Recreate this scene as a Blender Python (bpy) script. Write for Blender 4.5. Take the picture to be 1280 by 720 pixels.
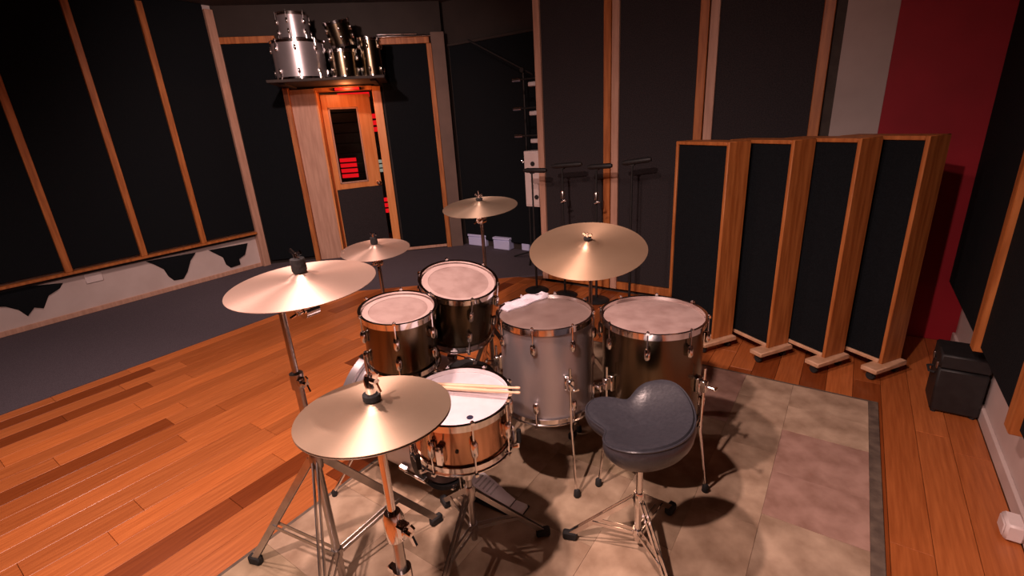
import bpy, bmesh, math, random
from mathutils import Vector, Matrix
random.seed(7)
V = Vector
pi = math.pi
for o in list(bpy.data.objects): bpy.data.objects.remove(o)
scene = bpy.context.scene
col = scene.collection

# ------------------------------------------------------------------ camera
F = 600.0; H = 1.55
dn = V((108, 1740, F)).normalized()                      # world down seen from the camera (x right, y down, z forward)
pl = V((440, 0, F)); pl.y = -(dn.x*pl.x + dn.z*pl.z)/dn.y; pl.normalize()   # floor board direction
rt = dn.cross(pl)
if rt.x < 0: rt = -rt
Rw = Matrix((rt, pl, -dn))                               # rows: world X, Y, Z in camera axes
CAM = V((0, 0, H))
cd = bpy.data.cameras.new('camera'); cam = bpy.data.objects.new('camera', cd); col.objects.link(cam)
cd.sensor_width = 36; cd.lens = F/1280*36; cd.clip_start = 0.02
m3 = Matrix((Rw.col[0], -Rw.col[1], -Rw.col[2])).transposed()
cam.matrix_world = Matrix.Translation(CAM) @ m3.to_4x4()
scene.camera = cam
def ray(x, y): return Rw @ V((x-640, y-360, F))
def atz(x, y, z=0.0): v = ray(x, y); return CAM + v*((z-H)/v.z)
def aty(x, y, Y): v = ray(x, y); return CAM + v*(Y/v.y)
def atx(x, y, X): v = ray(x, y); return CAM + v*(X/v.x)

# ------------------------------------------------------------------ world, lights, exposure
w = bpy.data.worlds.new('world'); scene.world = w; w.use_nodes = True
w.node_tree.nodes['Background'].inputs[0].default_value = (0.35, 0.22, 0.2, 1)
w.node_tree.nodes['Background'].inputs[1].default_value = 0.02
scene.view_settings.view_transform = 'Standard'; scene.view_settings.look = 'None'
scene.view_settings.exposure = 0.16; scene.view_settings.gamma = 1.0
CEIL = 2.95
WARM = (1.0, 0.665, 0.59)
LIGHTS = [  # x, y, watts, spot angle (deg), aim, radius
    (-1.11, 0.66, 175, 150, (-1.3, 0.95, 0.0), 0.04),
    (-0.65, -0.42, 270, 138, (-1.5, 1.1, 0.0), 0.04),
    (-3.60, 0.60, 110, 150, (-3.6, 1.2, 0.0), 0.05),  # added, unseen: brightens the carpet and left floor
    (-3.30, 1.90, 150, 110, (-5.1, 3.6, 1.5), 0.05),  # added, unseen: brightens the shelf drums and the door
]
for i, (x, y, p, a, aim, rad) in enumerate(LIGHTS):
    ld = bpy.data.lights.new('ceiling_spot', 'SPOT'); ld.energy = p; ld.color = WARM
    ld.spot_size = math.radians(a); ld.spot_blend = 0.85; ld.shadow_soft_size = rad
    lo = bpy.data.objects.new('ceiling_spot_light', ld); col.objects.link(lo)
    lo.location = (x, y, CEIL-0.17)
    lo.rotation_euler = (V(aim)-V(lo.location)).to_track_quat('-Z', 'Y').to_euler()

# ------------------------------------------------------------------ materials
MATS = {}
def mat(name, c1, c2=None, rough=0.5, metal=0.0, scale=8.0, stretch=(1, 1, 1), bump=0.0, detail=4.0,
        objrand=None, spec=0.5, coat=0.0, emit=None, trans=0.0, sheen=0.0, ramp=(0.35, 0.65), rrange=None, ring=0.0, aniso=0.0):
    m = bpy.data.materials.new(name); m.use_nodes = True; nt = m.node_tree; N = nt.nodes; L = nt.links
    b = N['Principled BSDF']
    b.inputs['Roughness'].default_value = rough; b.inputs['Metallic'].default_value = metal
    b.inputs['Specular IOR Level'].default_value = spec
    b.inputs['Coat Weight'].default_value = coat; b.inputs['Coat Roughness'].default_value = 0.08
    b.inputs['Transmission Weight'].default_value = trans
    if sheen: b.inputs['Sheen Weight'].default_value = sheen
    if aniso:
        b.inputs['Anisotropic'].default_value = aniso; b.inputs['Anisotropic Rotation'].default_value = 0.25
        tg = N.new('ShaderNodeTangent'); tg.direction_type = 'RADIAL'; tg.axis = 'Z'; L.new(tg.outputs[0], b.inputs['Tangent'])
    b.inputs['Base Color'].default_value = (*c1, 1)
    if emit: b.inputs['Emission Color'].default_value = (*emit[:3], 1); b.inputs['Emission Strength'].default_value = emit[3]
    tc = N.new('ShaderNodeTexCoord'); mp = N.new('ShaderNodeMapping'); mp.inputs['Scale'].default_value = stretch
    L.new(tc.outputs['Object'], mp.inputs['Vector'])
    nz = N.new('ShaderNodeTexNoise'); nz.inputs['Scale'].default_value = scale; nz.inputs['Detail'].default_value = detail
    L.new(mp.outputs[0], nz.inputs['Vector'])
    if c2 is not None:
        cr = N.new('ShaderNodeValToRGB'); cr.color_ramp.elements[0].color = (*c1, 1); cr.color_ramp.elements[1].color = (*c2, 1)
        cr.color_ramp.elements[0].position, cr.color_ramp.elements[1].position = ramp
        L.new(nz.outputs['Fac'], cr.inputs['Fac']); out = cr.outputs[0]
        if objrand:
            oi = N.new('ShaderNodeObjectInfo'); r2 = N.new('ShaderNodeValToRGB'); r2.color_ramp.interpolation = 'LINEAR'
            els = r2.color_ramp.elements
            els[0].position = objrand[0][0]; els[0].color = (*objrand[0][1], 1)
            els[1].position = objrand[-1][0]; els[1].color = (*objrand[-1][1], 1)
            for p_, c_ in objrand[1:-1]:
                e = els.new(p_); e.color = (*c_, 1)
            L.new(oi.outputs['Random'], r2.inputs['Fac'])
            mx = N.new('ShaderNodeMix'); mx.data_type = 'RGBA'; mx.blend_type = 'MULTIPLY'; mx.inputs[0].default_value = 1.0
            L.new(out, mx.inputs[6]); L.new(r2.outputs[0], mx.inputs[7]); out = mx.outputs[2]
        L.new(out, b.inputs['Base Color'])
    if rrange:
        mr = N.new('ShaderNodeMapRange'); mr.inputs['To Min'].default_value, mr.inputs['To Max'].default_value = rrange
        L.new(nz.outputs['Fac'], mr.inputs['Value']); L.new(mr.outputs[0], b.inputs['Roughness'])
    hsrc = nz.outputs['Fac']
    if ring:                                              # concentric lathe grooves about the local z axis
        sx = N.new('ShaderNodeSeparateXYZ'); L.new(tc.outputs['Object'], sx.inputs[0])
        cx = N.new('ShaderNodeCombineXYZ'); L.new(sx.outputs[0], cx.inputs[0]); L.new(sx.outputs[1], cx.inputs[1])
        ln = N.new('ShaderNodeVectorMath'); ln.operation = 'LENGTH'; L.new(cx.outputs[0], ln.inputs[0])
        n2 = N.new('ShaderNodeTexNoise'); n2.noise_dimensions = '1D'; n2.inputs['Scale'].default_value = ring; n2.inputs['Detail'].default_value = 2
        L.new(ln.outputs['Value'], n2.inputs['W']); hsrc = n2.outputs['Fac']
    if bump:
        bp = N.new('ShaderNodeBump'); bp.inputs['Strength'].default_value = bump; bp.inputs['Distance'].default_value = 0.01
        L.new(hsrc, bp.inputs['Height']); L.new(bp.outputs[0], b.inputs['Normal'])
    MATS[name] = m
    return m
PLANKR = [(0.0, (0.38, 0.27, 0.22)), (0.12, (0.6, 0.5, 0.42)), (0.3, (0.85, 0.8, 0.75)), (0.7, (1.0, 1.0, 1.0)), (1.0, (1.25, 1.2, 1.1))]
mat('floor_wood', (0.36, 0.1, 0.027), (0.57, 0.185, 0.055), rough=0.3, scale=5, stretch=(14, 0.8, 1), bump=0.04, objrand=PLANKR, ramp=(0.25, 0.75))
mat('subfloor', (0.10, 0.035, 0.012), (0.14, 0.05, 0.02), rough=0.6)
mat('carpet', (0.075, 0.064, 0.078), (0.13, 0.112, 0.132), rough=0.95, scale=260, bump=0.6, detail=2, spec=0.1)
mat('rug', (0.29, 0.2, 0.135), (0.52, 0.39, 0.28), rough=0.95, scale=7, bump=0.25, detail=9, spec=0.1,
    objrand=[(0, (0.86, 0.86, 0.82)), (0.5, (1, 1, 1)), (1, (1.1, 1.06, 1.02))])
mat('rug_pink', (0.29, 0.17, 0.13), (0.44, 0.28, 0.225), rough=0.95, scale=9, bump=0.25, detail=9, spec=0.1)
mat('rug_olive', (0.24, 0.175, 0.11), (0.44, 0.33, 0.22), rough=0.95, scale=8, bump=0.25, detail=9, spec=0.1)
mat('rug_border', (0.10, 0.075, 0.06), (0.17, 0.13, 0.10), rough=0.95, scale=20, bump=0.25, spec=0.1)
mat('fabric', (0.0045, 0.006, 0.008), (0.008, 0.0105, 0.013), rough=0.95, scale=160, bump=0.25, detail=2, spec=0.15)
mat('fabric_grey', (0.028, 0.025, 0.028), (0.042, 0.037, 0.04), rough=0.95, scale=120, bump=0.25, detail=2, spec=0.15)
mat('trim_wood', (0.34, 0.1, 0.022), (0.53, 0.185, 0.05), rough=0.5, scale=6, stretch=(6, 6, 0.6), bump=0.05)
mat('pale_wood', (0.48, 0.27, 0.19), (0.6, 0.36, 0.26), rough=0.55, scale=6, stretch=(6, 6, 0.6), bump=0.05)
mat('foot_wood', (0.55, 0.32, 0.18), (0.7, 0.44, 0.28), rough=0.6, scale=6, stretch=(3, 3, 3), bump=0.05)
mat('door_wood', (0.74, 0.27, 0.08), (0.85, 0.36, 0.13), rough=0.4, scale=5, stretch=(6, 6, 0.5), bump=0.03)
mat('white_paint', (0.56, 0.46, 0.43), (0.63, 0.53, 0.5), rough=0.7, scale=4, bump=0.03)
mat('brown_paint', (0.028, 0.02, 0.017), (0.036, 0.026, 0.022), rough=0.8, scale=4, bump=0.03)  # brown darkened in the colour, as the spots miss the upper walls
mat('post_paint', (0.15, 0.1, 0.082), (0.19, 0.125, 0.1), rough=0.75, scale=4, bump=0.03)
mat('strip_paint', (0.42, 0.34, 0.315), (0.47, 0.385, 0.36), rough=0.75, scale=4, bump=0.03)  # wall white, greyed in the colour for the spot's falloff
mat('red_paint', (0.29, 0.001, 0.011), (0.34, 0.002, 0.014), rough=0.7, scale=4, bump=0.03)
mat('ceiling_paint', (0.055, 0.042, 0.036), (0.07, 0.055, 0.046), rough=0.9, scale=20, bump=0.1)
mat('black', (0.009, 0.009, 0.01), (0.014, 0.014, 0.015), rough=0.55, scale=30, bump=0.02)
mat('rubber', (0.01, 0.01, 0.011), (0.018, 0.018, 0.018), rough=0.8, scale=30)
mat('vinyl', (0.036, 0.036, 0.045), (0.045, 0.045, 0.055), rough=0.33, scale=90, bump=0.08, coat=0.15)
mat('chrome', (0.78, 0.74, 0.73), (0.86, 0.82, 0.8), rough=0.12, metal=1.0, scale=20)
mat('dull_chrome', (0.42, 0.39, 0.38), (0.52, 0.48, 0.46), rough=0.28, metal=1.0, scale=20)
mat('shell_chrome', (0.44, 0.40, 0.42), (0.5, 0.46, 0.48), rough=0.33, metal=0.75, scale=3, rrange=(0.28, 0.38))
mat('shell_dark', (0.13, 0.10, 0.065), (0.17, 0.13, 0.085), rough=0.24, metal=1.0, scale=3)
mat('shell_bronze', (0.50, 0.26, 0.15), (0.58, 0.32, 0.19), rough=0.17, metal=1.0, scale=5)
mat('head_white', (0.66, 0.585, 0.63), (0.71, 0.63, 0.68), rough=0.6, scale=30, bump=0.02)
mat('head_worn', (0.31, 0.21, 0.19), (0.42, 0.305, 0.28), rough=0.42, scale=14, detail=8, bump=0.02, ramp=(0.3, 0.6))
mat('head_ring', (0.48, 0.35, 0.325), (0.54, 0.41, 0.38), rough=0.45, scale=14)
mat('head_film', (0.19, 0.13, 0.115), (0.25, 0.18, 0.16), rough=0.3, scale=9, detail=6)
mat('cymbal', (0.72, 0.51, 0.41), (0.78, 0.57, 0.47), rough=0.45, metal=0.8, scale=4, ring=420, bump=0.06, rrange=(0.42, 0.52), aniso=0.75)
mat('cymbal_gold', (0.76, 0.52, 0.34), (0.82, 0.58, 0.39), rough=0.45, metal=0.8, scale=4, ring=420, bump=0.06, rrange=(0.42, 0.52), aniso=0.7)
mat('cymbal_old', (0.47, 0.35, 0.25), (0.54, 0.41, 0.3), rough=0.5, metal=0.8, scale=4, ring=420, bump=0.06, rrange=(0.46, 0.56), aniso=0.75)
mat('silver', (0.74, 0.68, 0.69), (0.8, 0.74, 0.75), rough=0.45, metal=0.35, scale=20)
mat('felt', (0.008, 0.008, 0.009), (0.016, 0.016, 0.017), rough=0.95, scale=90, bump=0.4)
mat('stick_wood', (0.72, 0.48, 0.30), (0.8, 0.56, 0.37), rough=0.45, scale=10, stretch=(1, 1, 6))
mat('cloth_white', (0.66, 0.6, 0.68), (0.74, 0.68, 0.75), rough=0.9, scale=60, bump=0.2)
mat('pale_blue', (0.58, 0.62, 0.97), (0.64, 0.68, 0.98), rough=0.5, scale=4)
mat('white_plastic', (0.72, 0.62, 0.6), (0.78, 0.68, 0.66), rough=0.4, scale=10)
mat('red_glow', (0.3, 0.0, 0.0), rough=0.5, emit=(1.0, 0.008, 0.015, 0.65))
mat('pale_glow', (0.2, 0.25, 0.2), rough=0.5, emit=(0.8, 0.8, 0.65, 0.25))
mat('lamp_glow', (1, 0.9, 0.8), rough=0.5, emit=(1.0, 0.7, 0.5, 12.0))
mat('ink', (0.02, 0.02, 0.05), rough=0.5)
gl = mat('glass', (0.9, 0.9, 0.9), rough=0.02, trans=1.0); gl.node_tree.nodes['Principled BSDF'].inputs['IOR'].default_value = 1.1

# ------------------------------------------------------------------ mesh helpers
class MB:
    def __init__(s): s.v = []; s.f = []
    def add(s, vs, fs, M=None):
        n = len(s.v)
        s.v += [(M @ V(q)) if M is not None else V(q) for q in vs]
        s.f += [tuple(n+i for i in f) for f in fs]
        return s
    def box(s, lo, hi, M=None, bev=0.0):
        x0, y0, z0 = lo; x1, y1, z1 = hi
        if bev <= 0:
            vs = [(x0,y0,z0),(x1,y0,z0),(x1,y1,z0),(x0,y1,z0),(x0,y0,z1),(x1,y0,z1),(x1,y1,z1),(x0,y1,z1)]
            return s.add(vs, [(3,2,1,0),(4,5,6,7),(0,1,5,4),(1,2,6,5),(2,3,7,6),(3,0,4,7)], M)
        bm = bmesh.new(); bmesh.ops.create_cube(bm, size=1.0)
        for q in bm.verts: q.co = V(((x0+x1)/2+q.co.x*(x1-x0), (y0+y1)/2+q.co.y*(y1-y0), (z0+z1)/2+q.co.z*(z1-z0)))
        bmesh.ops.bevel(bm, geom=list(bm.edges), offset=bev, segments=2 if bev > 0.012 else 1, affect='EDGES', profile=0.5)
        bm.verts.index_update()
        s.add([q.co.copy() for q in bm.verts], [tuple(q.index for q in f.verts) for f in bm.faces], M); bm.free()
        return s
    def tube(s, pts, r, n=10, M=None, caps=True):
        pts = [V(p) for p in pts]; rs = r if isinstance(r, (list, tuple)) else [r]*len(pts)
        vs = []; fs = []; up = None
        for i, p in enumerate(pts):
            a = pts[max(i-1, 0)]; b = pts[min(i+1, len(pts)-1)]; d = (b-a)
            d = d.normalized() if d.length > 1e-9 else V((0,0,1))
            if up is None:
                up = d.orthogonal().normalized()
            else:
                up = (up - d*up.dot(d)); up = up.normalized() if up.length > 1e-6 else d.orthogonal().normalized()
            sd = d.cross(up)
            for k in range(n):
                t = 2*pi*k/n; vs.append(p + (up*math.cos(t)+sd*math.sin(t))*rs[i])
        for i in range(len(pts)-1):
            for k in range(n):
                k2 = (k+1) % n; fs.append((i*n+k, i*n+k2, (i+1)*n+k2, (i+1)*n+k))
        if caps:
            fs.append(tuple(range(n-1, -1, -1))); fs.append(tuple((len(pts)-1)*n+k for k in range(n)))
        return s.add(vs, fs, M)
    def lathe(s, prof, n=32, M=None, closed=False):      # prof: (r, z) list, around z
        vs = []; fs = []; idx = []
        for r, z in prof:
            if r < 1e-6: idx.append([len(vs)]*n); vs.append((0,0,z))
            else:
                idx.append([len(vs)+k for k in range(n)])
                vs += [(r*math.cos(2*pi*k/n), r*math.sin(2*pi*k/n), z) for k in range(n)]
        m = len(prof)
        for i in range(m if closed else m-1):
            a = idx[i]; b = idx[(i+1) % m]
            for k in range(n):
                k2 = (k+1) % n; f = []
                for q in (a[k], a[k2], b[k2], b[k]):
                    if q not in f: f.append(q)
                if len(f) > 2: fs.append(tuple(f))
        return s.add(vs, fs, M)
    def prism(s, poly, z0, z1, M=None):                  # poly in xy
        n = len(poly)
        vs = [(x,y,z0) for x,y in poly]+[(x,y,z1) for x,y in poly]
        fs = [tuple(range(n-1,-1,-1)), tuple(range(n,2*n))]+[(i,(i+1)%n,n+(i+1)%n,n+i) for i in range(n)]
        return s.add(vs, fs, M)
    def bar(s, a, b, wd, th, side=None, M=None):         # rectangular bar a->b, wd along side, th across
        a = V(a); b = V(b); d = (b-a).normalized()
        sd = V(side) if side is not None else V((0,0,1)).cross(d)
        if sd.length < 1e-6: sd = V((1,0,0))
        sd = (sd - d*sd.dot(d)).normalized(); up = d.cross(sd)
        vs = []
        for p in (a, b):
            for i, j in ((-1,-1),(1,-1),(1,1),(-1,1)): vs.append(p+sd*wd/2*i+up*th/2*j)
        return s.add(vs, [(3,2,1,0),(4,5,6,7),(0,1,5,4),(1,2,6,5),(2,3,7,6),(3,0,4,7)], M)
    def build(s, name, m, parent=None, off=None, smooth=True, kind=None):
        me = bpy.data.meshes.new(name)
        o_ = V(off) if off is not None else V((0,0,0))
        me.from_pydata([tuple(q-o_) for q in s.v], [], s.f); me.update()
        bm = bmesh.new(); bm.from_mesh(me); bmesh.ops.recalc_face_normals(bm, faces=bm.faces); bm.to_mesh(me); bm.free()
        if smooth:
            me.polygons.foreach_set('use_smooth', [True]*len(me.polygons)); me.set_sharp_from_angle(angle=math.radians(38))
        me.materials.append(MATS[m])
        o = bpy.data.objects.new(name, me); col.objects.link(o)
        if parent is not None: o.parent = parent
        if kind: o['kind'] = kind
        return o
def thing(name, label, cat, loc=(0,0,0), group=None, M=None):
    o = bpy.data.objects.new(name, None); col.objects.link(o); o.empty_display_size = 0.05
    if M is not None: o.matrix_world = M
    else: o.location = loc
    o['label'] = label; o['category'] = cat
    if group: o['group'] = group
    return o
def tag(o, label, cat, group=None):
    o['label'] = label; o['category'] = cat
    if group: o['group'] = group
    return o
def struct(name, mb, m, label=None, smooth=False):
    o = mb.build(name, m, None, smooth=smooth); o['kind'] = 'structure'
    if label: o['label'] = label
    return o
def B(lo, hi, bev=0.0, M=None): return MB().box(lo, hi, M, bev)
def tiltM(n):                                            # rotation taking z to n
    return V((0,0,1)).rotation_difference(V(n).normalized()).to_matrix().to_4x4()
T = Matrix.Translation
def RZ(a): return Matrix.Rotation(a, 4, 'Z')

# ------------------------------------------------------------------ floor, carpet
XL, XR, YN, YF = -6.05, 0.71, -2.6, 4.0
RUG = (-1.76, 0.29, 0.12, 2.93); RUGT = 0.009
floor = struct('floor', B((XL-0.1, YN-0.1, -0.12), (XR+0.1, 6.6, -0.012)), 'subfloor', 'reddish hardwood strip floor of the studio')
PW = 0.1293
def in_rug(x0, x1, y0, y1): return x0 > RUG[0]+.01 and x1 < RUG[1]-.01 and y0 > RUG[2]+.01 and y1 < RUG[3]-.01
def in_carpet(x, y): return (x < -4.2 and y < 2.77) or (y > 2.77 and y > 2.77+(x+4.2)*0.8533)
rows = int(round((XR+4.22)/PW))
count = 0; farm = MB()
for r in range(rows):
    x0 = -4.22+r*PW; x1 = x0+PW-0.0018
    y = YN-random.random()*0.8
    while y < YF:
        L_ = random.choice((0.42, 0.6, 0.9, 1.1, 1.3, 1.6, 1.9))*random.uniform(0.9, 1.1)
        ya, yb = max(y, YN), min(y+L_, YF); y += L_
        if yb-ya < 0.03 or in_rug(x0, x1, ya, yb): continue
        if in_carpet(x0, ya) and in_carpet(x1, ya) and in_carpet(x0, yb) and in_carpet(x1, yb): continue
        yb -= 0.0015
        e = 0.0012; top = random.uniform(-0.0006, 0.0)
        vs = [(x0,ya,-.012),(x1,ya,-.012),(x1,yb,-.012),(x0,yb,-.012),(x0,ya,top-e),(x1,ya,top-e),(x1,yb,top-e),(x0,yb,top-e),
              (x0+e,ya+e,top),(x1-e,ya+e,top),(x1-e,yb-e,top),(x0+e,yb-e,top)]
        fs = [(3,2,1,0),(0,1,5,4),(1,2,6,5),(2,3,7,6),(3,0,4,7),(4,5,9,8),(5,6,10,9),(6,7,11,10),(7,4,8,11),(8,9,10,11)]
        if yb < -0.15 or (yb < 1.5 and x0 > RUG[1]):
            farm.add(vs, fs); continue                    # boards that this place shows only in reflections
        mb = MB().add(vs, fs); c = V(((x0+x1)/2, (ya+yb)/2, 0))
        o = mb.build('floor_board', 'floor_wood', floor, off=c, smooth=False); o.location = c; count += 1
farm.build('floor_boards', 'floor_wood', floor, smooth=False, kind='stuff')
cp = [(XL,YN),(-4.2,YN),(-4.2,2.77),(-2.72,4.033),(-2.46,4.25),(-2.46,4.95),(-4.25,4.95),(-6.05,3.1)]
carpet = struct('floor_carpet', MB().prism(cp, -0.012, 0.006), 'carpet', 'dark blue grey carpet along the panelled wall')

# ------------------------------------------------------------------ walls
# left wall, room face at x = XL
wl = struct('wall_left', B((XL-0.12, YN-0.1, -0.1), (XL, 3.1, CEIL)), 'white_paint', 'white plaster wall behind tall dark acoustic panels')
bats = [-0.62, -0.03, 0.58, 1.18, 1.80, 2.39]
edges = [YN]+bats+[3.0]
for a, b in zip(edges[:-1], edges[1:]):
    B((XL, a+0.006, 0.475), (XL+0.05, b-0.006, CEIL-0.002), 0.006).build('acoustic_panel', 'fabric', wl)
for y in bats: B((XL, y-0.03, 0.455), (XL+0.075, y+0.03, 2.89), 0.004).build('batten', 'trim_wood', wl)
B((XL, 3.0, 0.006), (XL+0.07, 3.09, 2.9), 0.004).build('corner_post', 'pale_wood', wl)
B((XL, YN, 0.43), (XL+0.085, 3.0, 0.455), 0.003).build('panel_rail', 'trim_wood', wl)
B((XL, YN, 0.40), (XL+0.03, 3.0, 0.428), 0.003).build('rail_batten', 'black', wl)
bb = struct('baseboard_left', B((XL, YN, 0.006), (XL+0.018, 3.0, 0.055), 0.003), 'pale_wood')
wpc = atx(117, 347, XL)
B((XL, wpc.y-0.07, wpc.z-0.045), (XL+0.012, wpc.y+0.07, wpc.z+0.045), 0.004).build('wall_plate', 'white_plastic', wl)
# raised dark patches under the rail
def dark_patch(pts, label):
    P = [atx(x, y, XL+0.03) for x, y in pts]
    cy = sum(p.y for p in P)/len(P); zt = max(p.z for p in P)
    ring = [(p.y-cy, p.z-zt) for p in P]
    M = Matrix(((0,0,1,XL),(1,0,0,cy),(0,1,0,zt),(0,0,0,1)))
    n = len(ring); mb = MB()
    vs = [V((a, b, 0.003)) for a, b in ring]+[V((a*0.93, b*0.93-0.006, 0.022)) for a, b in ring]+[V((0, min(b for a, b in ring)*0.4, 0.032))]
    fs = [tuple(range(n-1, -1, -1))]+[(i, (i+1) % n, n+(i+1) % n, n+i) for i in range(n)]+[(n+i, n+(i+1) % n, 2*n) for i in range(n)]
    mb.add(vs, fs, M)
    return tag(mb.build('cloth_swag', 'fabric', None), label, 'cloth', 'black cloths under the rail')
dark_patch([(183,327),(246,316),(240,325),(236,340),(231,349),(219,351),(212,346),(206,337),(194,331)], 'black cloth bunched under the wall rail, between two others')
dark_patch([(262,313),(311,304),(308,318),(300,324),(302,331),(290,335),(284,331),(280,322),(270,317)], 'black cloth bunched under the wall rail beside the pale corner post')
dark_patch([(0,362),(80,354),(76,361),(62,370),(56,386),(44,385),(36,396),(24,388),(8,384),(-25,385),(-30,368)], 'widest black cloth bunched under the wall rail, farthest from the corner post')

# angled wall (45 degrees) with the door
O45 = V((XL, 3.1, 0)); u45 = V((1, 1, 0)).normalized(); n45 = V((1, -1, 0)).normalized()
M45 = Matrix(((u45.x, n45.x, 0, O45.x), (u45.y, n45.y, 0, O45.y), (0, 0, 1, 0), (0, 0, 0, 1)))   # local (s, d, z)
S0, S1, SE, DH = 0.94, 1.60, 2.50, 2.02
wa = struct('wall_angled', MB().box((-0.15,-0.12,-0.1),(S0,0,CEIL),M45).box((S1,-0.12,-0.1),(SE,0,CEIL),M45).box((S0,-0.12,DH),(S1,0,CEIL),M45),
            'brown_paint', 'dim brown wall set at an angle around the studio door')
def P45(name, lo, hi, m, bev=0.004, par=None): return B(lo, hi, bev, M45).build(name, m, par if par is not None else wa)
P45('acoustic_panel', (0.05,0,0.06), (0.60,0.05,2.56), 'fabric')
P45('acoustic_panel', (1.73,0,0.06), (2.30,0.05,2.50), 'fabric')
P45('panel_rail', (0.02,0,2.56), (0.62,0.06,2.63), 'trim_wood')
P45('panel_rail', (1.70,0,2.50), (2.34,0.06,2.57), 'trim_wood')
P45('panel_rail', (1.73,0,0.015), (2.30,0.055,0.05), 'pale_wood')
P45('panel_stile', (2.30,0,0.0), (2.36,0.06,2.50), 'trim_wood')
P45('end_post', (2.36,-0.10,0.0), (2.52,0.05,2.62), 'post_paint')
door = thing('door_1', 'orange wooden studio door with a tall window, standing ajar', 'door', tuple(M45 @ V((S0, 0, 0))))
door['kind'] = 'structure'; del door['category']
# casing of the opening
tr = struct('trim_1', MB().box((0.60,0,0.006),(0.66,0.10,2.08),M45,0.004), 'trim_wood')
P45('jamb_board', (0.66,0,0.006), (S0,0.06,2.06), 'pale_wood', par=tr)
P45('jamb_lining', (S0-0.005,-0.14,0.006), (S0+0.02,0.06,2.04), 'door_wood', par=tr)
P45('jamb_board', (S1,-0.13,0.006), (1.70,0.05,2.06), 'door_wood', par=tr)
P45('head_board', (S0,-0.13,2.02), (S1,0.05,2.07), 'door_wood', par=tr)
# leaf: hinged at S0+.02, swung back into the far room
HP = M45 @ V((S0+0.025, -0.10, 0))
ang = math.atan2(u45.y, u45.x)+math.radians(22)
ML = T(HP) @ RZ(ang) @ T(-V(door.location)*0)
def leaf(name, lo, hi, m, bev=0.003, par=None):
    return B(lo, hi, bev, T(-V(door.location)) @ ML).build(name, m, par if par is not None else door)
LW = 0.60
wx0, wx1, wz0, wz1 = 0.065, LW-0.17, 0.93, 1.85
leaf('stile', (0,-0.02,0.02), (wx0,0.022,2.0), 'door_wood'); leaf('stile', (wx1,-0.02,0.02), (LW,0.022,2.0), 'door_wood')
leaf('rail', (wx0,-0.02,wz1), (wx1,0.022,2.0), 'door_wood'); leaf('rail', (wx0,-0.02,0.86), (wx1,0.022,wz0), 'door_wood')
leaf('lower_panel', (0.01,-0.045,0.03), (LW-0.01,-0.0205,0.86), 'fabric_grey'); leaf('lower_board', (wx0,-0.015,0.02), (wx1,0.02,0.86), 'fabric_grey')
for a in ((wx0,wz0,wx0+.02,wz1),(wx1-.02,wz0,wx1,wz1),(wx0,wz1-.02,wx1,wz1),(wx0,wz0,wx1,wz0+.02)):
    leaf('window_bead', (a[0],-0.03,a[1]), (a[2],-0.018,a[3]), 'pale_wood', 0.002)
leaf('window_pane', (wx0,-0.003,wz0), (wx1,0.003,wz1), 'glass', 0)
kn = MB().lathe([(0,0.062),(0.014,0.06),(0.024,0.05),(0.026,0.04),(0.018,0.028),(0.011,0.02),(0.011,0.004),(0.026,0.003),(0.026,0),(0,0)], 16,
     T(-V(door.location)) @ ML @ T((LW-0.05,-0.0455,0.9)) @ Matrix.Rotation(pi/2, 4, 'X')).build('door_knob', 'chrome', door)
# small room behind the door
struct('wall_far', MB().box((-0.4,-1.75,-0.1),(2.9,-1.65,CEIL),M45).box((-0.4,-1.65,-0.1),(-0.3,-0.12,CEIL),M45).box((2.8,-1.65,-0.1),(2.9,-0.12,CEIL),M45), 'ceiling_paint', 'dark walls of the small room beyond the door')
rk = thing('equipment_rack', 'dark equipment rack with red indicator strips seen through the studio door', 'rack', tuple(M45 @ V((1.6,-1.2,0))))
def rp(name, lo, hi, m, bev=0.003, par=None): return MB().box(lo, hi, T(-V(rk.location)) @ M45, bev).build(name, m, par if par is not None else rk)
RB = -1.35
rp('rack_frame', (0.75,-1.64,-0.012), (2.6,RB-0.03,2.25), 'black')
z = 0.1; k = 0
STRIPS = [(1.30,1.62,1.54,1.82,3,'red_glow'), (0.88,1.12,0.90,1.21,4,'red_glow'), (1.34,1.62,0.32,0.58,3,'red_glow'), (1.36,1.60,0.95,1.15,3,'pale_glow'), (1.0,1.45,2.03,2.12,1,'red_glow')]
glow = {2:'red_glow', 5:'red_glow', 6:'pale_glow', 8:'red_glow', 11:'red_glow', 12:'red_glow'}
while z < 2.15:
    un = rp('rack_unit', (0.78,RB-0.03,z), (2.57,RB,z+0.13), 'black')
    for sa, sb, za, zb, nn, mm in STRIPS:
        if z <= za < z+0.145:
            for q in range(nn):
                h_ = (zb-za)/nn
                rp('indicator_strip', (sa,RB,za+h_*q), (sb,RB+0.004,za+h_*(q+0.72)), mm, 0, un)
    z += 0.145; k += 1
# warm lamp of that small room
ld = bpy.data.lights.new('small_room_lamp', 'POINT'); ld.energy = 9; ld.color = (1.0, 0.3, 0.12); ld.shadow_soft_size = 0.06
lo = bpy.data.objects.new('small_room_lamp', ld); col.objects.link(lo); lo.location = M45 @ V((0.62,-0.75,2.35))

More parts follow.
